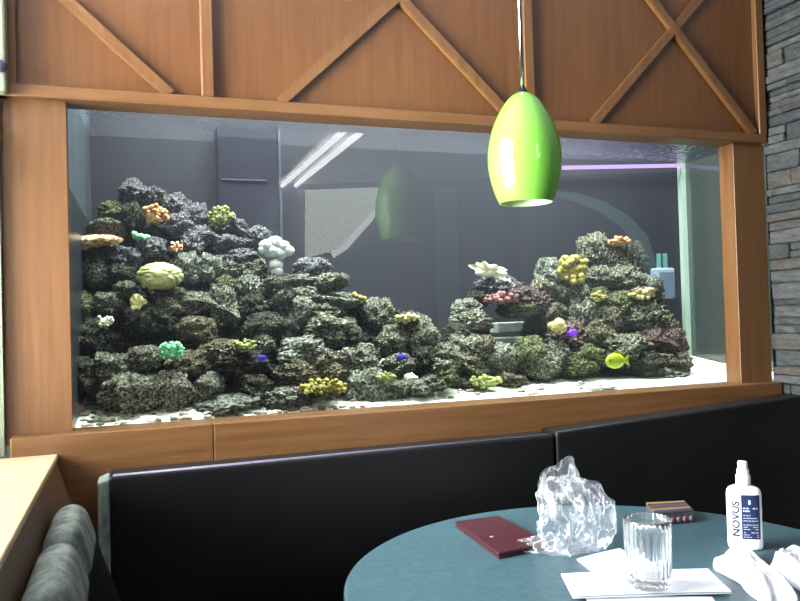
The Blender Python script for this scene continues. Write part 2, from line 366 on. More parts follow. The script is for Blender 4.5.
# ---- corals, fish and rocks: landmarks first
LAND = {}
def top_y(px):      # skyline of the reef in the photo
    pts = [(60, 262), (75, 240), (100, 222), (125, 186), (150, 188), (200, 208), (255, 236), (290, 258), (340, 286), (400, 312), (440, 352), (448, 306), (490, 303), (500, 284), (540, 268), (590, 240), (620, 238), (650, 285), (680, 335), (700, 360)]
    for (a, ya), (b, yb) in zip(pts, pts[1:]):
        if a <= px <= b: return ya+(yb-ya)*(px-a)/(b-a)
    return 260
def base_y(px): return 417-(px-70)*0.076
def depth(px, py):
    t = max(0, min(1, (base_y(px)-py)/(base_y(px)-min(200+0*px, top_y(px)))))
    if px > 450: t = max(0, min(1, (base_y(px)-py)/130)); return 0.27+0.24*t
    return 0.165+0.40*t
def ppm(Y, px): return (onY(px+1, 300, Y)-onY(px, 300, Y)).length
M_col = {}
def coral_mat(name, c1, c2, scale=60, rough=0.6, bump=0.5, c3=None):
    return noisy(name, c1, c2, scale, rough=rough, bump=bump, bscale=scale*1.5, bdist=0.004, c3=c3)
def spot(px, py, fwd=0.05):
    Y = depth(px, py)-fwd; return onY(px, py, Y), ppm(Y, px)
def coral(name, label, cat, px, py, build, mats, land=None, fwd=0.05):
    p, k = spot(px, py, fwd); bm = bmesh.new(); build(bm, k)
    o = link(name, bm, mats, smooth=True, loc=p); tag(o, label, cat)
    if land: LAND[land] = (px, py)
    return o
def cluster(nb, w, h, r0, r1, seed, flat=0.6, elong=1.0, amp=0.15):
    def f(bm, k):
        rnd = random.Random(seed)
        ball(bm, (0, 0, -h*k*0.1), 1, 2, (w*k*0.42, w*k*0.3, h*k*0.36), amp=0.2, freq=2, seed=seed)
        for i in range(nb):
            a = rnd.uniform(0, 2*math.pi); e = math.sqrt(rnd.random())
            x = math.cos(a)*e*w*k*0.44; y = -rnd.random()*w*k*0.3; z = math.sin(a)*e*h*k*0.44
            r = rnd.uniform(r0, r1)*k
            ball(bm, (x, y, z), r, 2, (1, 1, elong), amp=amp, freq=2, seed=i+seed)
    return f
def plate(w, h, seed):
    def f(bm, k):
        t = bmesh.new(); bmesh.ops.create_icosphere(t, subdivisions=4, radius=1)
        for v in t.verts:
            c = v.co.normalized(); a = math.atan2(c.y, c.x); rr = 1+0.12*math.sin(5*a+seed)+0.08*math.sin(9*a)
            bumpy = 0.16*noise.noise(c*7)
            v.co = Vector((c.x*rr*w*k/2, c.y*rr*w*k/2*0.7, (c.z+bumpy)*h*k/2+0.12*h*k*c.x))
        merge(bm, t)
    return f
def brain(w, h):
    def f(bm, k):
        t = bmesh.new(); bmesh.ops.create_icosphere(t, subdivisions=5, radius=1)
        for v in t.verts:
            c = v.co.normalized(); g = abs(noise.noise(Vector((c.x*1.5+2, c.y*1.5, c.z*2.6))))
            m = 1-0.10*max(0, 0.22-g)/0.22
            v.co = Vector((c.x*w*k/2, c.y*w*k/2*0.8, c.z*h*k/2))*m
        merge(bm, t)
    return f
def frill(w, h, waves, seed, tilt=0.0):
    def f(bm, k):
        N, Mv = 60, 10; rows = []
        for i in range(N+1):
            u = i/N; r = []
            for j in range(Mv+1):
                v = j/Mv; x = (u-0.5)*w*k; z = (v-0.5)*h*k*(0.55+0.45*math.sin(math.pi*u)) + tilt*x
                y = -v*w*k*0.22*math.sin(u*waves*math.pi+seed)-v*w*k*0.2
                r.append((x, y, z))
            rows.append(r)
        fr = [[bm.verts.new(p) for p in r] for r in rows]; bk = [[bm.verts.new((p[0], p[1]+0.004, p[2]-0.003)) for p in r] for r in rows]
        for i in range(N):
            for j in range(Mv):
                bm.faces.new([fr[i][j], fr[i+1][j], fr[i+1][j+1], fr[i][j+1]]); bm.faces.new([bk[i][j], bk[i][j+1], bk[i+1][j+1], bk[i+1][j]])
        ring = lambda g: [g[i][0] for i in range(N)]+[g[N][j] for j in range(Mv)]+[g[i][Mv] for i in range(N, 0, -1)]+[g[0][j] for j in range(Mv, 0, -1)]
        a, b = ring(fr), ring(bk)
        for i in range(len(a)): bm.faces.new([a[i], a[(i+1) % len(a)], b[(i+1) % len(a)], b[i]])
    return f
def clam(w, h, tilt):
    def f(bm, k):
        N, Mv = 48, 12
        for side in (-1, 1):
            g = []
            for i in range(N+1):
                u = i/N; a = math.pi*u; r = []
                for j in range(Mv+1):
                    v = j/Mv; rad = v*(1+0.10*math.sin(a*9)*v)
                    x = -math.cos(a)*rad*w*k*0.5; z = math.sin(a)*rad*h*k*0.62-h*k*0.3
                    y = -side*(0.16*w*k*math.sin(v*math.pi*0.62)+0.05*w*k*math.sin(a*9)*v*v)-w*k*0.05
                    x2 = x*math.cos(tilt)-z*math.sin(tilt); r.append(bm.verts.new((x2, y, x*math.sin(tilt)+z*math.cos(tilt))))
                g.append(r)
            for i in range(N):
                for j in range(Mv): bm.faces.new([g[i][j], g[i+1][j], g[i+1][j+1], g[i][j+1]])
        ball(bm, (0, -w*k*0.05, -h*k*0.05), 1, 3, (w*k*0.42, w*k*0.12, h*k*0.36), amp=0.3, freq=4, seed=w)
    return f
C_yel = coral_mat('yellow_polyps', lin(101, 100, 33), lin(167, 155, 67), 70)
C_olive = coral_mat('olive_polyps', lin(92, 104, 48), lin(150, 156, 84), 90)
C_grn = coral_mat('mint_polyps', lin(70, 150, 100), lin(160, 235, 180), 50)
C_white = coral_mat('white_bubbles', lin(167, 176, 170), lin(198, 203, 198), 30, bump=0.2)
C_brain = coral_mat('brain_flesh', lin(143, 145, 84), lin(183, 183, 129), 12, bump=0.25)
C_pink = coral_mat('plate_polyps', lin(150, 74, 60), lin(226, 196, 140), 75)
C_pink.node_tree.nodes['Color Ramp'].color_ramp.elements[0].position = 0.45; C_pink.node_tree.nodes['Color Ramp'].color_ramp.elements[1].position = 0.53
C_or = coral_mat('orange_crust', lin(140, 100, 60), lin(196, 150, 96), 50)
C_cream = coral_mat('cream_frill', lin(196, 196, 150), lin(234, 236, 210), 50)
C_pale = coral_mat('pale_yellow_lobe', lin(162, 157, 84), lin(193, 186, 126), 30, bump=0.2)
coral('plate_coral', 'pinkish orange plate coral jutting out near the tank corner by the window', 'coral', 95, 241, plate(50, 13, 1), C_pink, 'pink plate coral', 0.10)
coral('encrusting_coral', 'small bright green coral patch behind the pink plate coral', 'coral', 140, 236, cluster(8, 20, 8, 2, 3.5, 2), C_grn, 'green patch')
coral('star_polyp_colony', 'small orange pink polyp tuft above the big brain coral', 'coral', 177, 246, cluster(14, 15, 10, 1.2, 2.4, 3), C_pink, 'orange pink tuft')
coral('encrusting_coral', 'orange brown coral crust high on the big rock pile', 'coral', 156, 214, cluster(40, 30, 20, 1.5, 3.4, 4), C_or, 'orange crust')
coral('soft_coral', 'bushy olive green coral on the upper slope of the big pile', 'coral', 221, 216, cluster(70, 30, 20, 1.0, 2.4, 5), C_olive, 'olive bush coral')
coral('brain_coral', 'large round yellow green brain coral', 'coral', 160, 276, brain(48, 29), C_brain, 'brain coral', 0.09)
coral('giant_clam', 'yellow green clam gaping below the brain coral', 'clam', 137, 301, clam(16, 22, 0.5), C_pale, 'clam', 0.09)
coral('zoanthid_ring', 'white ring of coral polyps low near the window end of the tank', 'coral', 105, 321, cluster(16, 20, 13, 1.4, 2.6, 6), C_cream, 'white polyp ring', 0.08)
coral('polyp_colony', 'bright mint green polyp cluster on the lower rocks', 'coral', 171, 350, cluster(60, 29, 20, 1.3, 3.0, 7), C_grn, 'mint polyps', 0.09)
def bubble(bm, k):
    for (x, z, r) in ((-9, 6, 7), (0, 9, 8), (8, 5, 7), (-3, 1, 8), (5, -1, 7), (13, 1, 6), (-12, 2, 5), (0, -13, 7), (1, -19, 6)):
        ball(bm, (x*k, -abs(x)*0.2*k, z*k), r*k, 3, (1.05, 0.9, 0.9), amp=0.12, freq=2.2, seed=x+z)
coral('bubble_coral', 'puffy white bubble coral at the crest of the big pile', 'coral', 275, 252, bubble, C_white, 'white bubble coral', 0.09)
coral('soft_coral', 'yellow green polyp mat on a smooth rock above the blue fish', 'coral', 243, 345, cluster(60, 30, 12, 1.0, 2.2, 8), C_olive, 'yellow green mat', 0.08)
coral('leather_coral', 'mustard yellow coral spreading along the bottom of the big pile', 'coral', 322, 386, cluster(90, 52, 15, 1.2, 3.0, 9), C_yel, 'mustard coral', 0.06)
coral('soft_coral', 'small yellow coral at the end of a layered rock shelf', 'coral', 358, 298, cluster(9, 14, 11, 2, 3.4, 10), C_yel, 'small yellow coral', 0.06)
coral('leather_coral', 'pale yellow coral cap where the big pile slopes down', 'coral', 405, 318, cluster(30, 24, 8, 1.4, 2.8, 11), C_pale, 'pale yellow cap', 0.07)
coral('soft_coral', 'olive yellow coral at the sand edge below the small blue fish', 'coral', 386, 378, cluster(30, 18, 11, 1.2, 2.4, 12), C_olive, 'olive yellow coral', 0.06)
coral('frilly_clam', 'cream frilled clam standing on the rock arch', 'clam', 490, 271, clam(36, 15, -0.45), C_cream, 'cream clam', 0.06)
coral('leather_coral', 'mustard yellow lobed coral on the window side of the high rock mound', 'coral', 570, 270, cluster(70, 30, 26, 1.6, 3.8, 13), C_yel, 'yellow lobed coral', 0.08)
coral('soft_coral', 'orange yellow coral sprig on top of the high rock mound', 'coral', 617, 242, cluster(26, 22, 9, 1.0, 2.4, 14), C_or, 'orange sprig', 0.06)
coral('leather_coral', 'pale yellow lobe beside the purple fish', 'coral', 555, 324, cluster(5, 17, 11, 4, 6, 15), C_pale, 'pale yellow lobe', 0.08)
coral('soft_coral', 'small yellow tuft in the middle of the high rock mound', 'coral', 597, 297, cluster(22, 14, 9, 1.0, 2, 16), C_yel, 'small yellow tuft', 0.08)
coral('soft_coral', 'olive yellow coral low on the sand at the foot of the rock arch', 'coral', 485, 381, cluster(50, 32, 12, 1.2, 2.8, 17), C_olive, 'coral by the sand', 0.06)
coral('soft_coral', 'tan yellow coral fringe high on the mound towards the stone wall', 'coral', 641, 294, cluster(34, 28, 9, 1.0, 2.4, 18), coral_mat('tan_fringe', lin(140, 130, 80), lin(190, 178, 120), 70), 'tan fringe', 0.07)
coral('encrusting_coral', 'dull red coral crust along the rock arch', 'coral', 500, 299, cluster(44, 40, 10, 1.4, 3.0, 19), coral_mat('red_crust', lin(84, 50, 50), lin(130, 84, 78), 60), 'red crust', 0.05)

def fish(name, label, px, py, L, H, mat, face=-1, fwd=0.13):
    p, k = spot(px, py, fwd); r = empty(name, p); tag(r, label, 'fish')
    bm = bmesh.new(); ball(bm, (0, 0, 0), 1, 3, (L*k*0.42, L*k*0.13, H*k*0.5)); link('body', bm, mat, r, True)
    bm = bmesh.new(); x = -face*L*k*0.36; e = -face*L*k*0.62
    prism(bm, [Vector((x, -0.0015, H*k*0.08)), Vector((x, -0.0015, -H*k*0.08)), Vector((e, -0.0015, -H*k*0.34)), Vector((e+face*L*k*0.06, -0.0015, 0)), Vector((e, -0.0015, H*k*0.34))], Vector((0, 0.003, 0))); link('tail', bm, mat, r)
    bm = bmesh.new(); prism(bm, [Vector((face*L*k*0.2, -0.0015, H*k*0.38)), Vector((-face*L*k*0.05, -0.0015, H*k*0.66)), Vector((-face*L*k*0.3, -0.0015, H*k*0.5)), Vector((-face*L*k*0.3, -0.0015, H*k*0.2))], Vector((0, 0.003, 0))); link('dorsal_fin', bm, mat, r)
    if L > 12:
        bm = bmesh.new(); ball(bm, (face*L*k*0.27, -L*k*0.10, H*k*0.1), L*k*0.035, 2); link('eye', bm, plain('fish_eye', lin(10, 10, 10), 0.2), r, True)
    LAND[label.split(' near')[0].split(' swim')[0].split(' hover')[0]] = (px, py); return r
fish('tang_fish', 'bright yellow fish swimming low before the high rock mound', 615, 361, 23, 13, plain('yellow_fish', lin(150, 166, 16), 0.4))
fish('damselfish', 'small blue fish hovering over the smooth rock below the yellow green mat', 262, 358, 10, 6, plain('blue_fish', lin(60, 50, 200), 0.4))
fish('damselfish', 'blue fish near the sand end of the big pile', 402, 357, 11, 6, plain('blue_fish_b', lin(60, 60, 190), 0.4), face=1)
fish('damselfish', 'purple fish near the pale yellow lobe', 573, 333, 11, 7, plain('purple_fish', lin(130, 60, 210), 0.4), face=1)

# ---- live rocks
def rock_mesh(i):
    rnd = random.Random(100+i); t = bmesh.new(); bmesh.ops.create_icosphere(t, subdivisions=5, radius=1)
    off = Vector((rnd.uniform(-50, 50), rnd.uniform(-50, 50), rnd.uniform(-50, 50)))
    for v in t.verts:
        c = v.co.normalized(); q = c*1.3+off
        a = 0.30*noise.fractal(q, 1.0, 2.0, 3)
        d = noise.voronoi(c*3.6+off)[0]; lump = 0.20*(0.5-d[0])+0.13*(0.45-noise.voronoi(c*8.5+off)[0][0])
        pit = 0.12*noise.fractal(c*7+off, 0.5, 2.1, 4)
        v.co = c*(0.94+a+lump+pit)
        v.co.x = max(-1.05, min(1.05, v.co.x)); v.co.z = max(-0.92, min(1.02, v.co.z))
    me = bpy.data.meshes.new('live_rock'); 
    for f in t.faces: f.smooth = True
    t.to_mesh(me); t.free(); me.materials.append(None); return me
ROCKS = [rock_mesh(i) for i in range(12)]
def rockmat(name, d, m, p, hi=0.56):
    """porous reef rock: dark pits, mid crust, pale polyps and coralline specks"""
    mt = noisy(name, lin(*d), lin(*m), 8.5, rough=0.85, bump=1.0, detail=10, lo=0.41, hi=hi-0.04, c3=lin(*p), bscale=10, bdist=0.16, spec=0.2)
    nt = mt.node_tree
    for nn in nt.nodes:
        if nn.type == 'TEX_NOISE': nn.inputs['Roughness'].default_value = 0.64
    return mt
RM = {'grey': rockmat('rock_grey_green', (58, 60, 48), (160, 158, 132), (226, 230, 208)),
      'mauve': rockmat('rock_mauve', (74, 74, 82), (150, 148, 154), (220, 222, 220)),
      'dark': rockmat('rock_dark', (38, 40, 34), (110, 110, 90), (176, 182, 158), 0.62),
      'brown': rockmat('rock_brown', (60, 56, 44), (136, 128, 98), (206, 200, 166)),
      'olive': rockmat('rock_olive', (58, 64, 42), (130, 138, 92), (200, 208, 152)),
      'pale': rockmat('rock_pale', (84, 88, 76), (172, 178, 158), (236, 240, 224)),
      'red': rockmat('rock_red', (66, 48, 48), (132, 102, 100), (190, 180, 166))}
TONE = {'grey': 'grey green', 'mauve': 'purplish grey', 'dark': 'dark', 'brown': 'brownish', 'olive': 'olive', 'pale': 'pale crusty', 'red': 'dull red'}
R = """132 193 26 24 mauve|112 212 26 20 olive|133 218 24 26 dark|152 197 28 18 mauve|176 206 28 22 mauve|180 226 30 22 mauve|108 229 38 16 grey|196 216 26 22 mauve
152 247 30 18 mauve|124 257 38 20 mauve|98 253 30 16 grey|192 246 24 24 mauve|94 274 32 28 grey|120 277 30 28 dark|189 269 30 28 pale|124 290 22 16 grey|200 238 36 22 mauve
239 228 18 14 mauve|257 238 30 20 mauve|228 245 32 18 mauve|238 259 40 16 mauve|211 269 28 26 pale|231 271 26 20 grey|253 271 30 22 grey|250 289 28 24 pale|228 287 24 24 olive
276 286 34 22 grey|313 269 34 20 mauve|298 284 48 16 pale|304 299 40 20 grey|284 306 28 28 dark|324 285 50 18 grey|338 301 48 14 pale|334 331 54 28 grey|326 314 44 16 grey|378 314 30 26 grey
392 342 32 26 grey|410 324 28 20 brown|421 340 32 36 grey|322 362 30 26 grey|357 361 44 28 grey|396 367 32 20 grey|368 388 42 34 pale|397 390 26 16 grey|424 362 26 26 dark|441 368 28 18 grey|418 388 26 14 pale|434 383 24 14 grey|332 374 28 18 brown
80 309 24 32 olive|108 304 34 20 grey|150 322 50 30 dark|196 303 40 20 grey|166 309 30 20 grey|194 329 38 22 brown|222 301 26 30 grey|86 345 32 36 dark|110 368 40 28 grey|145 358 42 22 grey|191 364 46 24 brown|224 353 46 22 brown
130 393 58 38 grey|170 393 46 38 grey|207 389 24 22 grey|241 365 58 22 dark|257 389 40 24 dark|211 383 26 20 pale|226 405 66 18 pale|287 400 46 22 pale|303 352 54 28 pale|297 377 46 26 brown|202 331 30 24 brown
263 343 24 18 grey|319 330 32 22 grey|263 330 42 30 dark|299 312 30 26 pale|227 313 30 26 grey|84 375 26 32 dark|95 330 24 22 dark|172 296 26 16 grey|253 309 30 26 dark|284 330 30 24 dark|352 340 26 20 dark
467 309 28 16 pale|472 322 38 18 grey|461 334 30 18 dark|466 351 44 24 grey|481 348 32 22 brown|446 357 30 22 grey|467 366 40 20 brown|502 361 28 28 pale|441 377 30 16 olive|462 385 26 12 grey|511 381 34 12 brown
499 287 42 18 mauve|521 297 38 18 red|538 301 28 18 red|517 309 34 14 olive|528 356 36 28 olive|541 366 32 22 grey|478 300 20 14 dark
551 275 28 24 pale|595 252 34 28 grey|610 262 28 24 brown|567 293 34 22 grey|543 292 24 22 grey|599 278 30 18 grey|621 278 34 20 grey|633 262 26 28 dark|632 282 26 18 grey|582 317 32 28 grey|553 314 24 18 brown|596 299 24 16 olive
617 306 30 20 olive|637 297 34 16 brown|648 289 24 20 grey|644 317 40 22 grey|662 328 28 22 brown|607 321 28 22 brown|567 336 38 22 red|596 337 34 24 brown|556 355 30 22 grey|585 357 34 22 olive|623 350 48 24 grey|650 344 38 22 red|669 347 30 26 red|546 363 32 20 grey|577 367 34 16 olive|634 362 44 18 dark|656 363 38 16 brown|678 363 22 18 grey|659 373 42 10 pale"""
rocks = []
for tok in R.replace('\n', '|').split('|'):
    a = tok.split(); rocks.append((float(a[0]), float(a[1]), float(a[2]), float(a[3]), a[4]))
LAND.update({'window end glass': (70, 330), 'rock arch': (512, 305), 'overflow box': (250, 175), 'stone wall end glass': (690, 330)})
def rel(px, py, q):
    dx, dy = px-q[0], py-q[1]; h, v = abs(dx) > 2.2*abs(dy), abs(dy) > 2.2*abs(dx)
    side = 'on the window side of' if dx < 0 else 'on the stone wall side of'
    if h: return side
    if v: return 'above' if dy < 0 else 'below'
    return ('above and to the window side of' if dx < 0 else 'above and to the stone side of') if dy < 0 else ('below and to the window side of' if dx < 0 else 'below and to the stone side of')
used = set()
def rock_label(px, py, w, h, tone):
    size = 'large' if w*h > 1050 else ('small' if w*h < 420 else 'medium')
    shape = 'flat' if w > 2.3*h else ('upright' if h > 1.05*w else 'lumpy')
    c = sorted(LAND.items(), key=lambda q: (q[1][0]-px)**2+(q[1][1]-py)**2)
    for nm, q in c[:6]:
        l = '%s %s %s rock %s %s' % (size, shape, TONE[tone], rel(px, py, q), nm if nm.startswith(('mint',)) else 'the '+nm)
        if l not in used and len(l.split()) <= 16: used.add(l); return l
    return l
rnd = random.Random(5)
for i, (px, py, w, h, tone) in enumerate(rocks):
    Y = depth(px, py); k = ppm(Y, px); p = onY(px, py, Y)
    o = bpy.data.objects.new('live_rock', ROCKS[(i*5) % 12]); COL.objects.link(o)
    o.location = p; o.rotation_euler = (rnd.uniform(-0.15, 0.15), rnd.uniform(-0.16, 0.16), rnd.choice((0, math.pi))+rnd.uniform(-0.35, 0.35))
    sx = w*k*0.55; sz = h*k*0.62; o.scale = (sx, max(0.055, 0.75*sx), sz)
    o.material_slots[0].link = 'OBJECT'; o.material_slots[0].material = RM[tone]
    tag(o, rock_label(px, py, w, h, tone), 'rock', 'live rocks in the big pile' if px < 443 else 'live rocks of the arch and mound')
# rocks deep inside the piles, showing only in the gaps
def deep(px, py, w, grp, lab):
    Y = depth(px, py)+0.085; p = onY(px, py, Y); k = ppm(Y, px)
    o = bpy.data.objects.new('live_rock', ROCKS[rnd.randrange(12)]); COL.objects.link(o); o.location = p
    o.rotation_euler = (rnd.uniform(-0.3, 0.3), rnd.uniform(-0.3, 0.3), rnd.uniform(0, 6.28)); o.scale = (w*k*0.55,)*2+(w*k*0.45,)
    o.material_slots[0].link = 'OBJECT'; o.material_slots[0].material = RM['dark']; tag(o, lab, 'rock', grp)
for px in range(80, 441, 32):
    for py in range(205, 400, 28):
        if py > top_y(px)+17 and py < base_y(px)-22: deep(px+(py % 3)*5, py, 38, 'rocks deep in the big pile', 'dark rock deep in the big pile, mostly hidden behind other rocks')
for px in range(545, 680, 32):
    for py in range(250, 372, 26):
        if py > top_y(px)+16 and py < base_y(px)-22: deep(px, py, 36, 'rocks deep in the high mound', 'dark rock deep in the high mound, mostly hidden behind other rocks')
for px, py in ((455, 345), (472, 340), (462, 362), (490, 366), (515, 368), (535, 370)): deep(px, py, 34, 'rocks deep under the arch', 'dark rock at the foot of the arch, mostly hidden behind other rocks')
# grey slabs added to imitate a stepped reflection behind the arch
for (x0, x1, y0, y1, lab) in ((494, 541, 321, 333, 'upper grey slab imitating a reflection behind the rock arch'), (489, 545, 335, 346, 'lower grey slab imitating a reflection behind the rock arch')):
    a, b = onY(x0, y1, 0.58), onY(x1, y0, 0.58); bm = bmesh.new(); box(bm, a.x, b.x, 0.54, 0.62, a.z, b.z, bev=0.005)
    for v in bm.verts: v.co += noise.noise_vector(v.co*30)*0.003
    tag(link('reflection_slab', bm, noisy('slab_grey', lin(130, 140, 134), lin(160, 168, 160), 20, rough=0.8)), lab, 'slab')
# pale blue block with two stubs and a darker front inset
pu = empty('block', onY(660, 300, 0.60)); tag(pu, 'pale blue grey block standing near the stone wall end of the tank', 'block')
a, b = onY(655, 299, 0.60), onY(672, 268, 0.60)
M_block = plain('block_blue', lin(150, 172, 190), 0.4)
sub(pu, 'body', B(a.x, b.x, 0.58, 0.63, a.z, b.z, bev=0.008), M_block)
for dx in (0.25, 0.6): sub(pu, 'stub', B(a.x+(b.x-a.x)*dx, a.x+(b.x-a.x)*(dx+0.14), 0.595, 0.615, b.z-0.002, b.z+0.065, bev=0.003), plain('stub_teal', lin(90, 150, 140), 0.4))
sub(pu, 'inset', B(a.x+0.012, b.x-0.012, 0.574, 0.581, a.z+0.01, b.z-0.02), plain('inset_dark', lin(96, 116, 140), 0.5))
# scrap on the ledge
bm = bmesh.new(); p = onZ(603, 389, 1.0145)
for q in range(5): ball(bm, (p.x-0.045+0.022*q, p.y+0.005*(q % 2), 1.0185), 0.015, 2, (1.2, 0.8, 0.32), amp=0.4, freq=2, seed=q)
tag(link('foil_scrap', bm, plain('silvery', lin(170, 172, 184), 0.5, 0.0), smooth=True), 'small crumpled silvery scrap lying on the wooden ledge', 'scrap')

# ------------------------------------------------------------------ booth bench along the aquarium wall
def soft_panel(pts, y0, y1, bev):
    bm = bmesh.new(); prism(bm, [Vector((x, y0, z)) for x, z in pts], Vector((0, y1-y0, 0)))
    bmesh.ops.bevel(bm, geom=bm.edges[:], offset=bev, segments=4, affect='EDGES', profile=0.6); return bm
bl = empty('booth_bench', (0.58, -0.36, 0)); tag(bl, 'long black vinyl booth bench with patterned fabric end near the window', 'bench')
sub(bl, 'backrest', soft_panel([(-0.055, 0.40), (1.226, 0.40), (1.226, 0.916), (-0.055, 0.914)], -0.15, -0.052, 0.012), M_vinyl, smooth=True)
M_fab = noisy('patterned_fabric', lin(62, 73, 71), lin(128, 136, 128), 30, rough=0.9, bump=0.4, stretch=(1, 1, 0.35), bscale=120, bdist=0.003)
sub(bl, 'side_panel', soft_panel([(-0.082, 0.40), (-0.052, 0.40), (-0.052, 0.908), (-0.082, 0.898)], -0.146, -0.052, 0.008), M_fab, smooth=True)['label'] = 'patterned grey green fabric end'
bm = bmesh.new(); tube(bm, [(-0.045, -0.142, 0.9125), (0.6, -0.142, 0.9145), (1.215, -0.142, 0.9145)], 0.0045); sub(bl, 'piping', bm, M_piping)['label'] = 'grey piping along the top edge'
sub(bl, 'seat', B(0.36, 1.226, -0.60, -0.15, 0.34, 0.46, bev=0.03, seg=3), M_vinyl, smooth=True)
sub(bl, 'base', B(0.36, 1.226, -0.56, -0.052, 0.0, 0.34), M_band)
br = empty('booth_bench', (1.73, -0.36, 0)); tag(br, 'shorter black vinyl booth bench reaching the stone wall', 'bench')
sub(br, 'backrest', soft_panel([(1.232, 0.40), (2.240, 0.40), (2.240, 0.972), (1.232, 0.924)], -0.15, -0.052, 0.012), M_vinyl, smooth=True)
sub(br, 'seat', B(1.232, 2.240, -0.60, -0.15, 0.34, 0.46, bev=0.03, seg=3), M_vinyl, smooth=True)
sub(br, 'base', B(1.232, 2.240, -0.56, -0.052, 0.0, 0.34), M_band)
# bench under the window
bw = empty('window_bench', (-0.05, -1.0, 0)); tag(bw, 'upholstered bench under the window sill with puffy grey green back cushions', 'bench')
def roll(y0, y1):
    bm = bmesh.new(); box(bm, -0.036, 0.036, -(y1-y0)/2, (y1-y0)/2, -0.055, 0.055, bev=0.034, seg=6)
    M = Matrix.Translation((-0.116, (y0+y1)/2, 0.865)) @ Matrix.Rotation(-0.32, 4, 'Y'); bmesh.ops.transform(bm, matrix=M, verts=bm.verts[:]); return bm
for y0, y1 in ((-0.68, -0.42), (-1.01, -0.72), (-1.36, -1.05)): sub(bw, 'back_roll', roll(y0, y1), M_fab, smooth=True)['label'] = 'patterned grey green back roll'
bm = bmesh.new(); prism(bm, [Vector((-0.128, -1.7, 0.815)), Vector((-0.078, -1.7, 0.815)), Vector((0.045, -1.7, 0.45)), Vector((-0.012, -1.7, 0.45))], Vector((0, 1.35, 0)))
sub(bw, 'backrest', bm, M_vinyl)
sub(bw, 'seat', B(-0.02, 0.34, -1.70, -0.40, 0.34, 0.46, bev=0.03, seg=3), M_vinyl, smooth=True)
sub(bw, 'base', B(-0.02, 0.32, -1.70, -0.10, 0.0, 0.34), M_band)

# ------------------------------------------------------------------ table
TC, TR, TZ = Vector((0.955, -0.877, 0)), 0.583, 0.75
tb = empty('round_table', TC); tag(tb, 'round teal laminate table before the booth benches', 'table')
link('tabletop', lathe(bmesh.new(), [(0.001, -0.03), (TR-0.006, -0.03), (TR-0.0005, -0.027), (TR-0.0005, -0.0035), (TR-0.005, -0.0005), (TR-0.008, 0), (0.001, 0)], 128, (0, 0, TZ)), [M_table], tb)
link('edge_band', lathe(bmesh.new(), [(TR-0.004, -0.031), (TR+0.001, -0.030), (TR+0.001, -0.004), (TR-0.004, -0.002)], 128, (0, 0, TZ)), M_band, tb)
link('pedestal', lathe(bmesh.new(), [(0.04, 0.02), (0.04, 0.70), (0.12, 0.72)], 32), M_iron, tb)
link('base', lathe(bmesh.new(), [(0.001, 0.0), (0.22, 0.0), (0.22, 0.015), (0.05, 0.04), (0.001, 0.045)], 48), M_iron, tb)

# maroon folder
c = [onZ(*q, TZ) for q in [(455, 527), (499, 559.5), (550, 549), (499, 521)]]
ctr = sum(c, Vector())/4; fo = empty('bill_folder', ctr); tag(fo, 'closed maroon leather bill folder on the teal table', 'folder')
def slab(pts, z0, z1, bev):
    bm = bmesh.new(); prism(bm, [Vector((p.x-ctr.x, p.y-ctr.y, z0)) for p in pts], Vector((0, 0, z1-z0))); bmesh.ops.bevel(bm, geom=bm.edges[:], offset=bev, segments=2, affect='EDGES'); return bm
M_maroon = noisy('maroon_leather', lin(55, 19, 28), lin(72, 28, 37), 60, rough=0.45, bump=0.3, bscale=200, bdist=0.002)
inner = [ctr+(p-ctr)*0.975 for p in c]
link('back_cover', slab(c, 0.0, 0.004, 0.0012), M_maroon, fo); link('pages', slab(inner, 0.004, 0.010, 0.0005), plain('folder_inside', lin(34, 14, 20), 0.6), fo)
link('front_cover', slab(c, 0.010, 0.0145, 0.0014), M_maroon, fo)
bm = bmesh.new(); t = onZ(492, 536.5, TZ+0.0145)-ctr; lathe(bm, [(0.001, 0), (0.006, 0), (0.006, 0.0006), (0.001, 0.0006)], 20, (t.x, t.y, 0.0143)); link('emblem', bm, plain('dull_silver', lin(150, 130, 130), 0.4), fo)

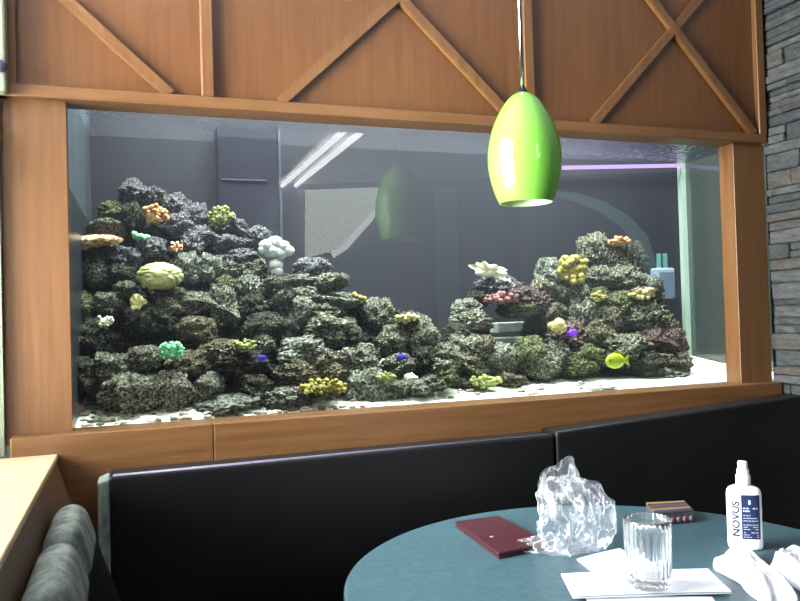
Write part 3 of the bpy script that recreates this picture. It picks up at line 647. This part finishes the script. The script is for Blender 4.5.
# plastic bag
def bag_surface():
    t = bmesh.new(); bmesh.ops.create_icosphere(t, subdivisions=6, radius=1)
    for v in t.verts:
        n_ = v.co.normalized(); s = n_.copy()
        r = 1+0.22*noise.noise(n_*1.7+Vector((3, 1, 2)))
        cr = 0.0
        for q, am in ((1.7, 0.22), (3.6, 0.08), (7.5, 0.012)): cr -= am*abs(noise.noise(n_*q+Vector((q, 5, 1))))*1.6
        r += cr+0.12
        x, y, z = n_.x*0.088*r, n_.y*0.075*r, n_.z*0.098*r
        z = max(z, -0.072); 
        if z > 0.03: x += -(z-0.03)*0.40                      # leans towards the window at the top
        v.co = Vector((x, y, z+0.0725))
    return t
pb = onZ(576, 548, TZ); bg = empty('plastic_bag', (pb.x, pb.y, TZ)); tag(bg, 'crumpled clear plastic bag standing on the teal table', 'plastic bag')
def film(name, amount, gl, rough=0.12):
    m = bpy.data.materials.new(name); m.use_nodes = True; nt = m.node_tree; nt.nodes.clear(); N, L = nt.nodes, nt.links
    t = N.new('ShaderNodeBsdfTransparent'); t.inputs[0].default_value = (0.97, 0.98, 1, 1)
    d = N.new('ShaderNodeBsdfDiffuse'); d.inputs[0].default_value = (0.86, 0.88, 0.92, 1); tr = N.new('ShaderNodeBsdfTranslucent'); tr.inputs[0].default_value = (0.8, 0.83, 0.88, 1)
    g = N.new('ShaderNodeBsdfGlossy'); g.inputs['Roughness'].default_value = rough
    tc = N.new('ShaderNodeTexCoord'); n = N.new('ShaderNodeTexNoise'); n.inputs['Scale'].default_value = 17; n.inputs['Detail'].default_value = 3; mpp = N.new('ShaderNodeMapping'); mpp.inputs['Scale'].default_value = (1.3, 1.3, 0.55); mpp.inputs['Rotation'].default_value = (0.4, 0.6, 0.2); L.new(tc.outputs['Object'], mpp.inputs['Vector']); L.new(mpp.outputs[0], n.inputs['Vector'])
    ab = N.new('ShaderNodeValToRGB'); ab.color_ramp.elements[0].position = 0.475; ab.color_ramp.elements[0].color = (amount*0.5,)*3+(1,); ab.color_ramp.elements[1].position = 0.545; ab.color_ramp.elements[1].color = (amount*0.5,)*3+(1,)
    e = ab.color_ramp.elements.new(0.51); e.color = (min(1, amount*2.6),)*3+(1,)
    L.new(n.outputs['Fac'], ab.inputs[0])
    b = N.new('ShaderNodeBump'); b.inputs['Strength'].default_value = 0.8; b.inputs['Distance'].default_value = 0.006; L.new(n.outputs['Fac'], b.inputs['Height']); L.new(b.outputs[0], g.inputs['Normal'])
    m0 = N.new('ShaderNodeMixShader'); m0.inputs[0].default_value = 0.4; L.new(d.outputs[0], m0.inputs[1]); L.new(tr.outputs[0], m0.inputs[2])
    m1 = N.new('ShaderNodeMixShader'); L.new(ab.outputs[0], m1.inputs[0]); L.new(t.outputs[0], m1.inputs[1]); L.new(m0.outputs[0], m1.inputs[2])
    m2 = N.new('ShaderNodeMixShader'); m2.inputs[0].default_value = gl; L.new(m1.outputs[0], m2.inputs[1]); L.new(g.outputs[0], m2.inputs[2])
    o = N.new('ShaderNodeOutputMaterial'); L.new(m2.outputs[0], o.inputs[0]); return m
M_film = film('clear_film', 0.20, 0.07, 0.2)
t = bag_surface(); bm = bmesh.new(); merge(bm, t); link('bag_body', bm, M_film, bg, True)
def sheet(bm, rows, th=0.0008):
    N, Mv = len(rows)-1, len(rows[0])-1
    fr = [[bm.verts.new(p) for p in r] for r in rows]
    for i in range(N):
        for j in range(Mv): f = bm.faces.new([fr[i][j], fr[i+1][j], fr[i+1][j+1], fr[i][j+1]]); f.smooth = True
bm = bmesh.new(); rows = []          # torn mouth of the bag standing up
for i in range(41):
    a = 2*math.pi*i/40; r = []
    for j in range(9):
        v = j/8; R0 = 0.060*(1-0.30*v)+0.006*math.sin(3*a+1)*v; zz = 0.125+v*(0.045+0.034*math.cos(a-0.5)+0.006*math.sin(4*a))
        w = 0.006*noise.noise(Vector((math.cos(a)*3, math.sin(a)*3, v*4)))
        r.append((-0.032+(R0+w)*math.cos(a)-0.03*v*0.4, (R0*0.7+w)*math.sin(a), zz))
    rows.append(r)
sheet(bm, rows); link('bag_mouth', bm, M_film, bg, True)
bm = bmesh.new(); rows = []          # thin film trailing over the table
for i in range(25):
    u = i/24; r = []
    for j in range(13):
        v = j/12; x = -0.055-0.125*u; y = (v-0.5)*0.15*(1-0.5*u)+0.10*u; z = 0.004+0.020*abs(noise.noise(Vector((u*4, v*4, 1))))*(1-u*0.6)+0.03*(1-u)**3*math.sin(math.pi*v)
        r.append((x, y, z))
    rows.append(r)
sheet(bm, rows); link('bag_tail', bm, M_film, bg, True)

# striped box behind the tumbler
ZB = TZ+0.030
c = [onZ(*q, ZB) for q in [(646, 502.5), (656, 514), (694, 510.5), (684, 500.5)]]; ctr = sum(c, Vector())/4; ctr.z = TZ
sb = empty('striped_box', ctr); tag(sb, 'small flat box with multicoloured stripes behind the ribbed tumbler', 'box')
def quad(u, v): return (c[0]*(1-u)+c[3]*u)*(1-v)+(c[1]*(1-u)+c[2]*u)*v
bm = bmesh.new(); prism(bm, [Vector((p.x-ctr.x, p.y-ctr.y, 0.0)) for p in c], Vector((0, 0, 0.027))); link('body', bm, plain('box_body', lin(72, 60, 72), 0.6), sb)
SC = [(132, 112, 50), (44, 42, 58), (98, 56, 70), (44, 56, 64), (128, 112, 66), (70, 46, 74), (40, 42, 52)]
bm = bmesh.new()
for i in range(7):
    q = [quad(0, i/7), quad(0, (i+1)/7), quad(1, (i+1)/7), quad(1, i/7)]
    prism(bm, [Vector((p.x-ctr.x, p.y-ctr.y, 0.027)) for p in q], Vector((0, 0, 0.003)), i)
link('striped_lid', bm, [plain('stripe_%d' % i, lin(*s), 0.55) for i, s in enumerate(SC)], sb)
e0, e1 = c[1]-ctr, c[2]-ctr
for i in range(6):
    p = e0.lerp(e1, (i+0.5)/6); bm = bmesh.new(); ball(bm, (p.x, p.y-0.001, 0.011), 0.0075, 2, (1, 0.5, 1)); link('round_end', bm, plain('round_end_%d' % i, lin(*[(126, 84, 92), (96, 96, 98)][i % 2]), 0.9), sb, True)

# papers
M_paper = noisy('white_paper', lin(236, 238, 246), lin(244, 246, 252), 12, rough=0.8)
def paper(name, label, px, z, th, layers=1, bow=0.0, fold=None):
    pts = [onZ(*q, z) for q in px]; ct = sum(pts, Vector())/len(pts); r = empty(name, (ct.x, ct.y, z)); tag(r, label, 'paper')
    for i in range(layers):
        bm = bmesh.new(); G = 12; rows = []
        for a in range(G+1):
            rr = []
            for b in range(G+1):
                u, v = a/G, b/G; p = (pts[0]*(1-u)+pts[3]*u)*(1-v)+(pts[1]*(1-u)+pts[2]*u)*v
                rr.append((p.x-ct.x, p.y-ct.y, i*th+0.0006+bow*(i+0.6)*(0.35*v+u*(1-u))))
            rows.append(rr)
        fr = [[bm.verts.new(p) for p in q] for q in rows]; bk = [[bm.verts.new((p[0], p[1], p[2]-0.0006)) for p in q] for q in rows]
        for a in range(G):
            for b in range(G):
                bm.faces.new([fr[a][b], fr[a+1][b], fr[a+1][b+1], fr[a][b+1]]); bm.faces.new([bk[a][b], bk[a][b+1], bk[a+1][b+1], bk[a+1][b]])
        for a in range(G):
            for (i0, i1) in (((a, 0), (a+1, 0)), ((a, G), (a+1, G)), ((0, a), (0, a+1)), ((G, a), (G, a+1))):
                bm.faces.new([fr[i0[0]][i0[1]], fr[i1[0]][i1[1]], bk[i1[0]][i1[1]], bk[i0[0]][i0[1]]])
        link('leaf', bm, M_paper, r)
paper('folded_napkin', 'white paper napkin lying partly under the ribbed tumbler', [(577, 560), (606, 583), (668, 580), (620, 549)], TZ+0.0004, 0.0016, 2, 0.003)
paper('folded_leaflet', 'folded white leaflet under the ribbed tumbler', [(561, 575), (573, 599), (732, 594), (708, 570)], TZ+0.0055, 0.0022, 2, 0.004)
paper('paper_sheet', 'white sheet at the table edge poking out under the leaflet', [(585, 596), (600, 640), (740, 640), (712, 597)], TZ+0.0006, 0.001, 1)

# ribbed tumbler
g0 = onZ(649, 587, TZ+0.012); ZG = TZ+0.0165
tm = empty('tumbler', (g0.x, g0.y, ZG)); tag(tm, 'clear ribbed glass tumbler on the white papers', 'glass')
RG, HG = 0.0445, 0.128
flute = lambda a, z: 1+0.06*(abs(math.sin(11*a))-0.7)*(1 if 0.012 < z < HG-0.016 else 0.0)
prof = [(0.001, 0.0), (RG*0.88, 0.0), (RG*0.93, 0.004), (RG*0.94, 0.014), (RG*0.955, 0.04), (RG*0.975, 0.08), (RG*0.99, HG-0.017), (RG, HG-0.012), (RG, HG-0.002), (RG-0.0012, HG), (RG-0.0026, HG-0.001), (RG*0.93, HG-0.02), (RG*0.90, 0.06), (RG*0.87, 0.024), (RG*0.80, 0.018), (0.001, 0.017)]
m, nt, p_ = newmat('clear_glass'); p_.inputs['Base Color'].default_value = (0.96, 0.98, 1, 1); p_.inputs['Roughness'].default_value = 0.02; p_.inputs['Transmission Weight'].default_value = 0.96; p_.inputs['IOR'].default_value = 1.5
link('glass_body', lathe(bmesh.new(), prof, 176, mod=flute), m, tm, True)

# bottle
b0 = onZ(745.5, 548, TZ); fac = math.atan2(CAM.x-b0.x, -(CAM.y-b0.y))     # label faces the camera side
bt = empty('spray_bottle', (b0.x, b0.y, TZ), fac+0.10); tag(bt, 'white plastic polish bottle with blue label on the table beside the white cloth', 'bottle')
HW, HD = 0.0365, 0.021
def oval(z, w, d, n=64, e=2.6):
    return [(math.copysign(abs(math.cos(t))**(2/e), math.cos(t))*w, math.copysign(abs(math.sin(t))**(2/e), math.sin(t))*d, z) for t in [2*math.pi*k/n for k in range(n)]]
def loft(secs, cap=True):
    bm = bmesh.new(); rs = [[bm.verts.new(p) for p in s] for s in secs]; n = len(rs[0])
    for i in range(len(rs)-1):
        for k in range(n): bm.faces.new([rs[i][k], rs[i][(k+1) % n], rs[i+1][(k+1) % n], rs[i+1][k]]).smooth = True
    if cap: bm.faces.new(rs[0][::-1]); bm.faces.new(rs[-1])
    return bm
secs = [oval(0, HW*0.88, HD*0.8), oval(0.003, HW*0.96, HD*0.95), oval(0.009, HW, HD), oval(0.06, HW, HD), oval(0.122, HW, HD), oval(0.130, HW*0.97, HD*0.97), oval(0.136, HW*0.86, HD*0.9), oval(0.1405, HW*0.62, HD*0.78, e=2.2), oval(0.143, 0.0145, 0.0125, e=2), oval(0.146, 0.0135, 0.0125, e=2)]
link('body', loft(secs), M_white, bt, True)
link('nozzle', lathe(bmesh.new(), [(0.0145, 0.144), (0.0155, 0.146), (0.0155, 0.163), (0.0130, 0.166), (0.0130, 0.176), (0.0105, 0.180), (0.0105, 0.192), (0.0092, 0.1955), (0.001, 0.196)], 32), M_white, bt, True)
def front_y(x, off): return -HD*max(0.0, (1-(abs(x)/HW)**2.6))**(1/2.6)-off
def patch(x0, x1, z0, z1, off, n=14):
    bm = bmesh.new(); fr = []
    for i in range(n+1):
        x = x0+(x1-x0)*i/n; y = front_y(x, off); fr.append([bm.verts.new((x, y, z0)), bm.verts.new((x, y, z1)), bm.verts.new((x, y+off*0.8, z1)), bm.verts.new((x, y+off*0.8, z0))])
    for i in range(n):
        for k in range(4): bm.faces.new([fr[i][k], fr[i+1][k], fr[i+1][(k+1) % 4], fr[i][(k+1) % 4]])
    bm.faces.new(fr[0]); bm.faces.new(fr[-1][::-1]); return bm
M_navy = noisy('label_blue', lin(16, 26, 60), lin(30, 44, 84), 90, rough=0.45)
link('label_panel', patch(-0.0075, 0.0305, 0.026, 0.124, 0.0006), M_navy, bt)['label'] = 'dark blue label panel'
def text_mesh(txt, size, x, z, rot, off, name, mat, sx=1.0, bold=0.0):
    cu = bpy.data.curves.new('t', 'FONT'); cu.body = txt; cu.size = size; cu.align_x = 'LEFT'; cu.align_y = 'BOTTOM'; cu.offset = bold; cu.resolution_u = 3
    o = bpy.data.objects.new('t', cu); COL.objects.link(o); dg = bpy.context.evaluated_depsgraph_get(); me = bpy.data.meshes.new_from_object(o.evaluated_get(dg)); bpy.data.objects.remove(o)
    tb_ = bmesh.new(); tb_.from_mesh(me); bmesh.ops.triangulate(tb_, faces=tb_.faces[:]); bmesh.ops.subdivide_edges(tb_, edges=tb_.edges[:], cuts=4, use_grid_fill=True); tb_.to_mesh(me); tb_.free()
    ca, sa = math.cos(rot), math.sin(rot)
    for v in me.vertices:
        a, b = v.co.x*sx, v.co.y; X = x+a*ca-b*sa; Z = z+a*sa+b*ca; v.co = Vector((X, front_y(X, off), Z))
    me.materials.clear(); me.materials.append(mat); q = bpy.data.objects.new(name, me); COL.objects.link(q); q.parent = bt; return q
link('label_strip', patch(-0.0255, -0.0080, 0.026, 0.124, 0.0005), plain('label_lavender', lin(196, 196, 214), 0.5), bt)['label'] = 'pale lavender label strip'
text_mesh('NOVUS', 0.0210, -0.0085, 0.030, math.pi/2, 0.0010, 'lettering', plain('letter_navy', lin(16, 18, 48), 0.5), 1.12, 0.0006)
M_lt = plain('print_white', lin(176, 186, 206), 0.5)
bm = bmesh.new(); rr = random.Random(4)
for i, z in enumerate([0.030, 0.035, 0.040, 0.047, 0.052, 0.057, 0.066, 0.072, 0.078, 0.087, 0.093]):
    x = -0.0045
    while x < 0.025:
        l = rr.uniform(0.003, 0.009)
        if rr.random() < 0.8: merge(bm, patch(x, min(0.026, x+l), z, z+(0.0028 if i > 8 else 0.0014), 0.0011, 3))
        x += l+0.0015
merge(bm, patch(0.007, 0.0115, 0.103, 0.113, 0.0011, 3)); link('label_print', bm, M_lt, bt)

# white cloths
M_cloth = noisy('white_cloth', lin(226, 228, 236), lin(244, 244, 250), 20, rough=0.9, bump=0.5, bscale=55, bdist=0.006)
def cloth(name, label, pts_px, hgt, seed, folds, amp=1.0):
    pts = [onZ(*q, TZ) for q in pts_px]; ct = sum(pts, Vector())/4; G = 46; bm = bmesh.new(); T, Bm = [], []
    for i in range(G+1):
        tr, br_ = [], []
        for j in range(G+1):
            u, v = i/G, j/G; p = (pts[0]*(1-u)+pts[3]*u)*(1-v)+(pts[1]*(1-u)+pts[2]*u)*v-ct
            wob = 0.010*Vector((noise.noise(Vector((u*3, v*3, seed))), noise.noise(Vector((u*3, v*3, seed+9))), 0))
            e = min(u, 1-u, v, 1-v); edge = min(1, e/0.16)**0.5
            z = hgt*edge*(1-0.38*amp+0.38*amp*noise.noise(Vector((u*2.2, v*2.2, seed)))+0.22*amp*math.sin(folds*(u+0.6*v)*math.pi+seed)-0.30*abs(noise.noise(Vector((u*5, v*5, seed+4)))))
            tr.append(bm.verts.new((p.x+wob.x, p.y+wob.y, max(0.003, z)))); br_.append(bm.verts.new((p.x+wob.x, p.y+wob.y, 0.0005)))
        T.append(tr); Bm.append(br_)
    for i in range(G):
        for j in range(G):
            bm.faces.new([T[i][j], T[i+1][j], T[i+1][j+1], T[i][j+1]]); bm.faces.new([Bm[i][j], Bm[i][j+1], Bm[i+1][j+1], Bm[i+1][j]])
    for a in range(G):
        for (i0, i1) in (((a, 0), (a+1, 0)), ((a, G), (a+1, G)), ((0, a), (0, a+1)), ((G, a), (G, a+1))):
            bm.faces.new([T[i0[0]][i0[1]], T[i1[0]][i1[1]], Bm[i1[0]][i1[1]], Bm[i0[0]][i0[1]]])
    tag(link(name, bm, M_cloth, smooth=True, loc=(ct.x, ct.y, TZ)), label, 'cloth')
cloth('cloth', 'folded white cloth in front of the polish bottle', [(713, 566), (762, 604), (800, 606), (742, 553)], 0.046, 2.0, 2.5, 0.35)
cloth('cloth', 'second crumpled white cloth behind the folded one, by the table rim', [(764, 572), (800, 592), (830, 566), (796, 548)], 0.050, 5.0, 2.0)

# ------------------------------------------------------------------ pendant lamp
LY = -0.42
Lb = onY(526, 203, LY); Lt = onY(525, 93, LY)
pl = empty('pendant_lamp', (Lb.x, Lb.y, Lb.z)); tag(pl, 'bright green glass pendant lamp hanging before the aquarium', 'lamp')
Hs = Lt.z-Lb.z; RM_ = (onY(562, 150, LY)-onY(490, 150, LY)).length/2*0.90
pr = [(0.72, 0.0), (0.80, 0.06), (0.90, 0.16), (0.965, 0.26), (1.0, 0.36), (0.99, 0.46), (0.945, 0.56), (0.85, 0.68), (0.71, 0.79), (0.53, 0.89), (0.38, 0.95), (0.24, 0.985), (0.14, 1.0)]
def smooth_prof(pts, n=5):
    out = []
    for i in range(len(pts)-1):
        p0, p1, p2, p3 = pts[max(0, i-1)], pts[i], pts[i+1], pts[min(len(pts)-1, i+2)]
        for k in range(n):
            t = k/n; out.append(tuple(0.5*((2*p1[a])+(-p0[a]+p2[a])*t+(2*p0[a]-5*p1[a]+4*p2[a]-p3[a])*t*t+(-p0[a]+3*p1[a]-3*p2[a]+p3[a])*t**3) for a in (0, 1)))
    return out+[pts[-1]]
sp = smooth_prof(pr); outer = [(r*RM_, z*Hs) for r, z in sp]; innr = [(max(0.003, r*RM_-0.004), z*Hs-(0.003 if z > 0.9 else 0)) for r, z in sp]
m, nt, p_ = newmat('lime_glass'); p_.inputs['Base Color'].default_value = lin(114, 180, 66); p_.inputs['Roughness'].default_value = 0.10; p_.inputs['Subsurface Weight'].default_value = 0.0; p_.inputs['Coat Weight'].default_value = 0.6; p_.inputs['Coat Roughness'].default_value = 0.03
N, L = nt.nodes, nt.links; trn = N.new('ShaderNodeBsdfTranslucent'); trn.inputs[0].default_value = lin(124, 196, 62); mx = N.new('ShaderNodeMixShader'); mx.inputs[0].default_value = 0.2
L.new(p_.outputs[0], mx.inputs[1]); L.new(trn.outputs[0], mx.inputs[2]); L.new(mx.outputs[0], nt.nodes['Material Output'].inputs[0])
link('lamp_shade', lathe(bmesh.new(), outer, 64), m, pl, True)
link('shade_lining', lathe(bmesh.new(), innr, 64), plain('lining_white', lin(226, 240, 200), 0.4), pl, True)['label'] = 'pale inner lining'
link('shade_rim', lathe(bmesh.new(), [innr[0], outer[0]], 64), plain('rim_pale', lin(206, 240, 150), 0.3), pl, True)
link('cap', lathe(bmesh.new(), [(0.001, Hs+0.016), (0.008, Hs+0.015), (0.013, Hs+0.004), (0.018, Hs-0.004), (0.001, Hs-0.004)], 24), M_iron, pl, True)
bm = bmesh.new(); tube(bm, [(0, 0, Hs+0.012), (0, 0, ZC-Lb.z)], 0.0058, 12); link('rod', bm, M_chrome, pl)
link('canopy', lathe(bmesh.new(), [(0.001, ZC-Lb.z-0.02), (0.05, ZC-Lb.z-0.018), (0.06, ZC-Lb.z)], 32), M_chrome, pl, True)
bm = bmesh.new(); ball(bm, (0, 0, 0.13), 0.024, 2, (1, 1, 1.3)); link('bulb', bm, plain('bulb_glass', lin(230, 230, 224), 0.2), pl, True)
